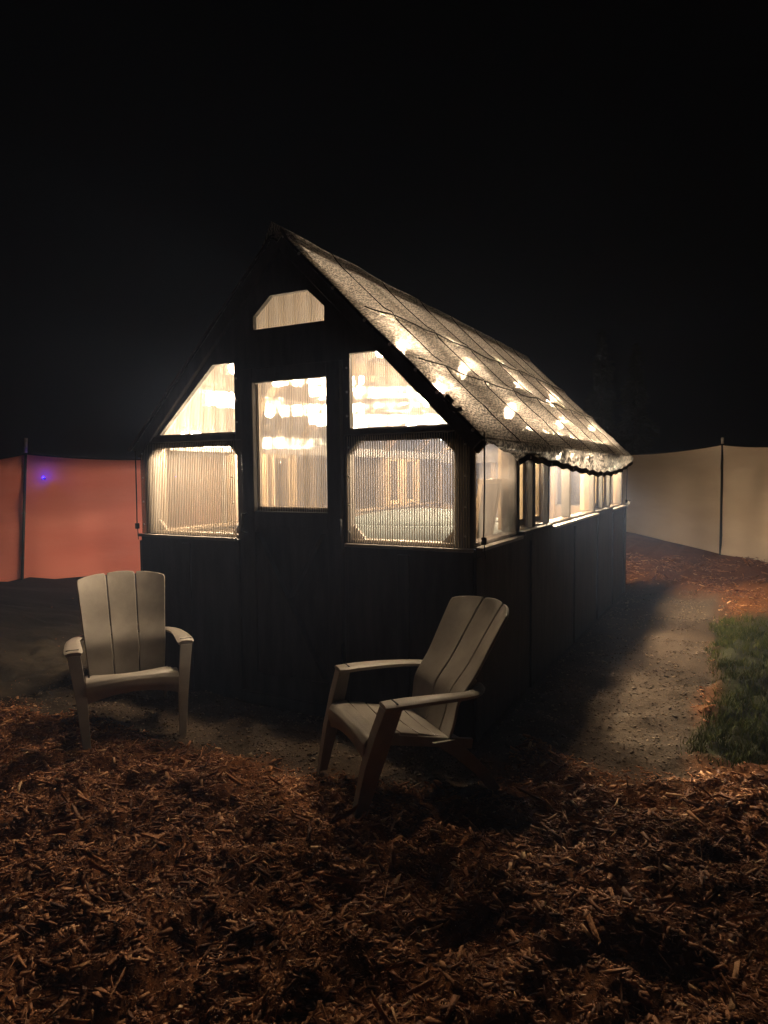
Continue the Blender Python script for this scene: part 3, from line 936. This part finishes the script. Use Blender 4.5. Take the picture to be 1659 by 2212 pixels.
# gathered peak at the ridge and a knotted tie at the front eave
V = [(W / 2 - .05, -.07, ZT - .01), (W / 2 + .06, -.06, ZT + .02), (W / 2 - .02, -.08, ZT + .075), (W / 2 + .02, .15, ZT + .05), (W / 2 - .03, .25, ZT + .045), (W / 2 + .03, .3, ZT + .04), (W / 2 - .14, -.065, ZT - .12)]
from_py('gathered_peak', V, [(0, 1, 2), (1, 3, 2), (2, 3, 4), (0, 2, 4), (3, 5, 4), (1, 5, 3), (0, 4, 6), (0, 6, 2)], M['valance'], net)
kx = W / 2 + RUN * .86
kp = cloth_pt(Y0, .86, 1)
tube('tie_knot', [(kp[0] - .02, Y0 - .02, kp[2] + .045), (kp[0] + .015, Y0 - .03, kp[2] + .015), (kp[0] + .0, Y0 - .035, kp[2] - .02), (kp[0] + .04, Y0 - .02, kp[2] - .04), (kp[0] + .07, Y0 - .01, kp[2] - .03)], .014, M['black'], net, 7)

# ------------------------------------------------------------------ lights inside: four strings of globe bulbs, plus added unseen eave strings
def string(xs, off, ys, label, ya=.12, yb=L - .12):
    t = thing('bulb_string', label, 'string lights', group='bulb strings under the greenhouse roof')
    z = sl(xs) - off
    pts = []
    n = 40
    for i in range(n + 1):
        y = ya + (yb - ya) * i / n
        d = min(abs(y - b) for b in ys)
        pts.append((xs, y, z + .085 - .02 * min(1, d)))
    tube('cord', pts, .005, M['black'], t, 5)
    for y in ys:
        prof = [(.001, -.055), (.026, -.048), (.042, -.026), (.046, 0), (.040, .025), (.024, .045), (.018, .052)]
        b = lathe('bulb', prof, M['bulb'], t, 12, (xs, y, z))
        lathe('socket', [(.019, .053), (.021, .06), (.021, .085), (.012, .095)], M['black'], b, 10, (xs, y, z))
up_y = [.46, 1.62, 3.05, 4.5]
lo_y = [.32, 1.86, 3.6, 5.15]
ev_y = [1.75, 2.25, 2.75, 3.25, 3.75, 4.25, 4.75, 5.2]
string(1.93, .11, up_y, 'upper string of lit globe bulbs under the right roof slope')
string(2.26, .11, lo_y, 'lower string of lit globe bulbs under the right roof slope')
string(2.33, .35, ev_y, 'added string of lit bulbs hidden at the right eave to light the path and fence')  # added out-of-view bulbs, raising the light on path and fences
string(W - 2.33, .265, [.24, .50, .78], 'added short string of lit bulbs hidden at the left eave to light the mulch', .12, 1.1)  # added out-of-view bulbs, brightening the left foreground mulch
string(W - 1.93, .13, up_y, 'upper string of lit globe bulbs under the left roof slope')
string(W - 2.10, .20, lo_y, 'lower string of lit globe bulbs under the left roof slope')

# ------------------------------------------------------------------ things inside
tub = thing('tub', 'pale round-edged tub inside the greenhouse behind the right front window', 'tub', (1.42, 1.95, .05))
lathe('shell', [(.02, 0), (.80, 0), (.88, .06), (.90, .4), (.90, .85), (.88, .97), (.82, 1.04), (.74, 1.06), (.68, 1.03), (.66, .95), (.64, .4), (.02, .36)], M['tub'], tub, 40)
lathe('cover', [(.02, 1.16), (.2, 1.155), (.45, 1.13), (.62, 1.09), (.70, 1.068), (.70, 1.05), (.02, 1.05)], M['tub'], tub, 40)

bd = thing('framed_board', 'leaning grey board in a wooden frame behind the first side pane', 'board', (2.50, .77, .05))
def brd(name, pts, th, m):
    V = [(x, y, z) for x, y, z in pts] + [(x - th, y, z) for x, y, z in pts]
    return from_py(name, V, [(3, 2, 1, 0), (4, 5, 6, 7), (0, 1, 5, 4), (1, 2, 6, 5), (2, 3, 7, 6), (3, 0, 4, 7)], m, bd)
brd('face', [(.0, -.43, .75), (.0, -.24, .75), (-.02, .16, 1.41), (-.02, -.17, 1.41)], .012, M['panelgrey'])
brd('frame_top', [(.004, -.205, 1.41), (.004, .195, 1.41), (.004, .195, 1.442), (.004, -.205, 1.442)], .05, M['palepine'])
brd('frame_side', [(.008, -.465, .75), (.008, -.43, .75), (-.012, -.17, 1.408), (-.012, -.205, 1.408)], .03, M['palepine'])
brd('frame_side', [(.008, -.24, .75), (.008, -.205, .75), (-.012, .195, 1.408), (-.012, .16, 1.408)], .03, M['palepine'])
brd('frame_bottom', [(.008, -.465, .71), (.008, -.205, .71), (.008, -.205, .748), (.008, -.465, .748)], .03, M['palepine'])
for yy in (-.44, -.26):
    box('foot', -.03, .0, yy, yy + .035, 0, .708, M['palepine'], bd)

tw = thing('draped_towel', 'rumpled grey knit throw hanging inside the open side window', 'throw', (2.36, 1.72, .0))
sheet('cloth', lambda u, v: (.05 * float(vnoise(u * 5, v * 4)) - .05 * v, -.2 + .40 * u + .05 * math.sin(v * 4), 1.47 - .55 * v + .04 * math.sin(u * 3.1) + .03 * float(vnoise(u * 6, 3))), 24, 24, .012, M['towel'], tw)
tube('hanging_rail', [(0, -.25, 1.47), (0, .28, 1.47)], .012, M['metal'], tw, 8)
for yy in (-.25, .28):
    tube('rail_leg', [(0, yy, .05), (0, yy, 1.475)], .012, M['metal'], tw, 8)

# ------------------------------------------------------------------ cords hanging at the corners
def hang(x, y, z0, z1, label):
    t = thing('hanging_cord', label, 'cord')
    tube('cord', [(x, y, z0), (x + .002, y - .002, (z0 + z1) / 2), (x - .004, y, z1)], .0045, M['black'], t, 6)
    box('cord_lock', x - .016, x + .012, y - .012, y + .012, z1 - .03, z1 + .012, M['black'], t, .003)
    tube('tail', [(x, y, z1 - .03), (x + .004, y, z1 - .075), (x + .01, y - .004, z1 - .11)], .003, M['black'], t, 5)
hang(2.745, -.12, 1.76, 1.165, 'thin black cord hanging from the net at the front right corner')
hang(-.035, -.05, 1.72, 1.165, 'thin black cord hanging at the left front corner of greenhouse')
t = hang(2.66, L + .06, 1.80, 1.15, 'thin dark cord hanging at the far right corner of greenhouse')
cl = tube('clip', [(2.655, L + .06, 1.085), (2.69, L + .055, 1.13), (2.70, L + .05, 1.16)], .017, M['white'], None, 8)
tag(cl, 'white clip at the far right corner of the greenhouse sill', 'clip')

# ------------------------------------------------------------------ lawn chairs
def chair(label, loc, rz):
    c = thing('adirondack_chair', label, 'chair', loc, rz, 'resin chairs in front of the greenhouse')
    # local frame: front = -y, width = x
    prof = [(-.350, .240), (-.366, .300), (-.362, .345), (-.340, .372), (-.305, .383), (-.262, .380)]
    def front_fn(u, v):
        s = v * (len(prof) - 1); i = min(int(s), len(prof) - 2); f = s - i
        y = prof[i][0] + (prof[i + 1][0] - prof[i][0]) * f; z = prof[i][1] + (prof[i + 1][1] - prof[i][1]) * f
        x = -.283 + .566 * u
        arch = .045 * (1 - (2 * u - 1) ** 2) * (1 - v) ** 2
        return (x, y, z + arch)
    bevel(sheet('seat_front', front_fn, 16, 15, .012, M['resin'], c), .004)
    yz = [(-.254, .379), (-.165, .362), (-.157, .360), (-.062, .338), (-.054, .336), (.045, .306), (.053, .303), (.185, .268)]
    for k in range(4):
        (ya, za), (yb, zb) = yz[2 * k], yz[2 * k + 1]
        w = .255 - .012 * k
        def f(u, v):
            x = -w + 2 * w * u
            return (x, ya + (yb - ya) * v, za + (zb - za) * v - .012 * (1 - (2 * u - 1) ** 2))
        bevel(sheet('seat_slat', f, 10, 4, .014, M['resin'], c), .003)
    for sx in (-1, 1):       # seat edge rails tie the slats together
        beam('seat_rail', (sx * .245, -.30, .352), (sx * .225, .24, .235), .022, .05, M['resin'], c)
    beam('seat_rib', (0, -.26, .355), (0, .17, .248), .02, .02, M['resin'], c)
    # back of three contoured boards
    def back_pt(x, v, th=0):
        # v: 0 seat .. 1 top
        y = .125 + .10 * v + .285 * v ** 1.3
        y += -.030 * math.exp(-((v - .33) / .13) ** 2)       # lumbar swell
        z = .262 + .655 * v
        y -= 1.05 * x * x * (0.55 + .45 * v)
        return y, z
    for k in (-1, 0, 1):
        def f(u, v):
            hw = .080 + .020 * v
            cx = k * (hw * 2 + .007)
            x = cx + (2 * u - 1) * hw
            top = 1.0 - .40 * x * x
            vv = v * top
            y, z = back_pt(x, vv)
            if v > .93:      # rounded shoulders of each board
                e = (v - .93) / .07
                x = cx + (2 * u - 1) * hw * (1 - .06 * e ** 3)
                z -= .006 * e * e * abs(2 * u - 1) ** 3
            return (x, y, z)
        bevel(sheet('back_slat', f, 10, 34, .014, M['resin'], c), .004)
    def brace(u, v):
        x = -.245 + .49 * u
        y, z = back_pt(x, .40 + .07 * v)
        return (x, y + .022, z)
    sheet('back_brace', brace, 16, 3, .02, M['resin'], c)
    # arms
    path = [(.345, -.290, .550), (.348, -.17, .552), (.348, -.02, .548), (.343, .10, .541), (.328, .175, .536), (.298, .235, .533), (.255, .268, .533), (.20, .288, .535)]
    wid = [.112, .110, .098, .085, .078, .070, .062, .05]
    for sx in (-1, 1):
        def f(u, v):
            s = u * (len(path) - 1); i = min(int(s), len(path) - 2); fr = s - i
            p = [path[i][q] + (path[i + 1][q] - path[i][q]) * fr for q in range(3)]
            w = wid[i] + (wid[i + 1] - wid[i]) * fr
            tx = path[min(i + 1, len(path) - 1)][0] - path[max(i - 0, 0)][0]; ty = path[min(i + 1, len(path) - 1)][1] - path[i][1]
            l = math.hypot(tx, ty); nx_, ny_ = ty / l, -tx / l
            q = (v - .5) * w
            if u < .04:
                q *= .86 + .14 * (u / .04)
            z = p[2] - .010 * (abs(2 * v - 1) ** 4)
            return (sx * (p[0] + nx_ * q), p[1] + ny_ * q, z)
        bevel(sheet('arm', f, 42, 8, .022, M['resin'], c, flip=(sx > 0)), .005)
        box('arm_slot', sx * .352 - .038, sx * .352 + .038, -.235, -.228, .546, .5532, M['black'], c, 0)
        # front leg: folded section, wide above the seat and narrowing to the foot
        secs = [(.528, .345, -.245, .040, .045), (.40, .325, -.285, .037, .048), (.25, .306, -.330, .033, .046), (.0, .288, -.395, .024, .030)]
        V, F = [], []
        for z, x, y, hx, hy in secs:
            for a, b in ((-1, -1), (1, -1), (1, 1), (.62, 1), (.62, -.72), (-1, -.72)):
                V.append((sx * (x + a * hx), y + b * hy, z))
        n = 6
        for i in range(3):
            for q in range(n):
                q2 = (q + 1) % n
                F.append((i * n + q, i * n + q2, (i + 1) * n + q2, (i + 1) * n + q))
        F.append(tuple(range(n))); F.append(tuple(range(4 * n - 1, 3 * n - 1, -1)))
        o = from_py('front_leg', V, F, M['resin'], c)
        bm = bmesh.new(); bm.from_mesh(o.data); bmesh.ops.recalc_face_normals(bm, faces=bm.faces[:]); bm.to_mesh(o.data); bm.free()
        bevel(o, .004)
        # rear leg
        V, F = [], []
        for (y, z, hx, hy) in ((.06, .29, .018, .06), (.17, .20, .02, .05), (.28, .09, .02, .04), (.34, .0, .018, .032)):
            for a, b in ((-1, -1), (1, -1), (1, 1), (-1, 1)):
                V.append((sx * (.268 + (y - .06) * .05 + a * hx * .5), y + b * hy, z))
        for i in range(3):
            for q in range(4):
                q2 = (q + 1) % 4
                F.append((i * 4 + q, i * 4 + q2, (i + 1) * 4 + q2, (i + 1) * 4 + q))
        F.append((0, 1, 2, 3)); F.append((15, 14, 13, 12))
        o = from_py('rear_leg', V, F, M['resin'], c)
        bm = bmesh.new(); bm.from_mesh(o.data); bmesh.ops.recalc_face_normals(bm, faces=bm.faces[:]); bm.to_mesh(o.data); bm.free()
        bevel(o, .004)
    c.scale = (.91, .97, .965)
    return c
# front (-y local) turned to the heading
def heading(hx, hy):
    return math.atan2(hx, -hy)
def gz(x, y):
    return float(height(np.array([x]), np.array([y]))[0])
chair('tan plastic slatted lawn chair on the left before the red-tinted fence', (.60, -.725, -.005), heading(.80, -.60))
chair('tan plastic slatted lawn chair on the right turned to the left, nearest the camera', (2.555, -.68, -.01), heading(-.634, -.767))

# ------------------------------------------------------------------ privacy fences
def fence(name_label, pts, top, bot, m, post_ids, tipz, lean=(0, 0), group=None):
    f = thing('fabric_fence', name_label, 'fence', group=group)
    P = [Vector((x, y, 0)) for x, y in pts]
    for i in range(len(P) - 1):
        a, b = P[i], P[i + 1]
        d = b - a
        n = Vector((-d.y, d.x, 0)).normalized()
        def fn(u, v):
            q = a + d * u
            sag = 4 * u * (1 - u)
            z1 = top[i] + (top[i + 1] - top[i]) * u - sag * .07 * (1.3 + .3 * math.sin(i * 3.3))
            z0 = bot[i] + (bot[i + 1] - bot[i]) * u + .03 * sag
            z = z1 + (z0 - z1) * v
            w = .03 * float(vnoise(u * 3 + i * 5, v * 5)) + .035 * math.sin(v * math.pi) * sag + .012 * float(vnoise(u * 9, v * 3 + 9))
            q = q + n * w + Vector((lean[0], lean[1], 0)) * z
            return (q.x, q.y, z)
        sheet('fabric', fn, 28, 22, .003, m, f)
        hp = [fn(k / 24, 0) for k in range(25)]
        tube('hem_rope', [(x, y, z + .004) for x, y, z in hp], .012, M['black'], f, 6)
    for i in post_ids:
        p = P[i]
        lx = Vector((lean[0], lean[1], 0))
        z0 = bot[i]
        e = Vector((CX - p.x, CY - p.y, 0)).normalized() * .045
        pst = tube('post', [p + e + lx * -.1 + Vector((0, 0, -.1)), p + e + lx * (top[i] + .02) + Vector((0, 0, top[i] + .02))], .020, M['postm'], f, 8)
        tube('post_tip', [p + e + lx * (top[i] + .0201) + Vector((0, 0, top[i] + .0201)), p + e + lx * tipz + Vector((0, 0, tipz))], .024, M['tip'], pst, 8)
        for zt_ in (.35, 1.0, 1.62):
            c = p + e * .55 + lx * zt_ + Vector((0, 0, zt_))
            tube('tie', [c + Vector((.034 * math.cos(a), .034 * math.sin(a), .004 * math.sin(2 * a))) for a in [k * math.pi / 5 for k in range(11)]], .005, M['tip'], pst, 5)
    return f
lp = [(-6.6, 1.25), (-5.27, 2.50), (-3.05, 4.56)]
fence('privacy fence on dark posts left of the greenhouse, red light painted into its fabric', lp, [1.77, 1.86, 1.86], [0.02, 0.0, 0.05], M['redlit_fab'], [1], 2.09, lean=(.045, .04))
rp = [(.55, 15.6), (3.654, 10.141), (5.3, 7.25)]
fence('tan fabric privacy fence on a dark post beyond the gravel path', rp, [2.02, 2.0, 1.98], [0.0, 0.0, 0.0], M['tanfab'], [1], 2.13)

led = thing('blue_light', 'tiny blue light glowing on the red-tinted fence beside its post', 'light', (-4.93, 2.66, 1.52))
lathe('lens', [(.001, -.008), (.008, -.005), (.010, 0), (.008, .005), (.001, .008)], M['blueled'], led, 10)
box('housing', -.009, .009, -.009, .03, -.026, -.0105, M['black'], led, .002)

# ------------------------------------------------------------------ dark conifers far behind
M['needles'] = surf('needles', (.012, .016, .009), (.03, .038, .018), scale=3, rough=.9)
M['bark'] = surf('bark', (.03, .022, .016), (.06, .045, .03), scale=12, rough=.9, stretch=(1, 1, .3), bump=.6)
def conifer(label, x, y, h, r, seed):
    R = np.random.default_rng(seed)
    t = thing('conifer', label, 'tree', (x, y, 0), group='conifers behind the fence')
    tube('trunk', [(0, 0, -.2), (.05, 0, h * .5), (0, .02, h * .98)], .16, M['bark'], t, 8, .02)
    V, F = [], []
    n = 7000
    for _ in range(n):
        f = R.random() ** .7
        z = h * (1 - f * .93)
        layer = .75 + .25 * math.sin(z * 5.1 + 1.3 * seed)
        a = R.random() * 2 * math.pi
        lim = r * f ** .9 * layer * (.8 + .3 * math.sin(a * 3 + z * 2 + seed))
        rr = lim * R.random() ** .45
        p = np.array([rr * math.cos(a), rr * math.sin(a), z - rr * .35 + R.normal(0, .06)])
        d = np.array([math.cos(a), math.sin(a), -.35 + R.normal(0, .3)]); d /= np.linalg.norm(d)
        s = np.cross(d, R.normal(0, 1, 3)); s /= max(np.linalg.norm(s), 1e-6)
        l = R.uniform(.1, .28); w = R.uniform(.02, .05)
        b = len(V)
        V += [p - s * w, p + s * w, p + d * l]
        F.append((b, b + 1, b + 2))
    from_py('crown', V, F, M['needles'], t)
conifer('left and taller of two dark conifers behind the far right fence', -1.0, 24.0, 7.0, 1.5, 3)
conifer('right and shorter of two dark conifers behind the far right fence', .55, 22.0, 6.0, 1.3, 8)

# ------------------------------------------------------------------ added haze round the scene, standing in for lens glare
def haze(density):
    x0, x1, y0, y1, z0, z1 = -12, 12, -6, 34, -2.0, 9.0
    V = [(x0, y0, z0), (x1, y0, z0), (x1, y1, z0), (x0, y1, z0), (x0, y0, z1), (x1, y0, z1), (x1, y1, z1), (x0, y1, z1)]
    m, nt, out = mat('glare_haze')
    pv = N(nt, 'ShaderNodeVolumePrincipled', Density=density, Anisotropy=.3)
    pv.inputs['Color'].default_value = (.42, .58, 1, 1)
    nt.links.new(pv.outputs[0], out.inputs['Volume'])
    h = from_py('haze', V, BF, m)
    h['kind'] = 'stuff'
    h['label'] = 'added faint haze around the greenhouse, standing in for lens glare'
    h['category'] = 'mist'
haze(0.0095)
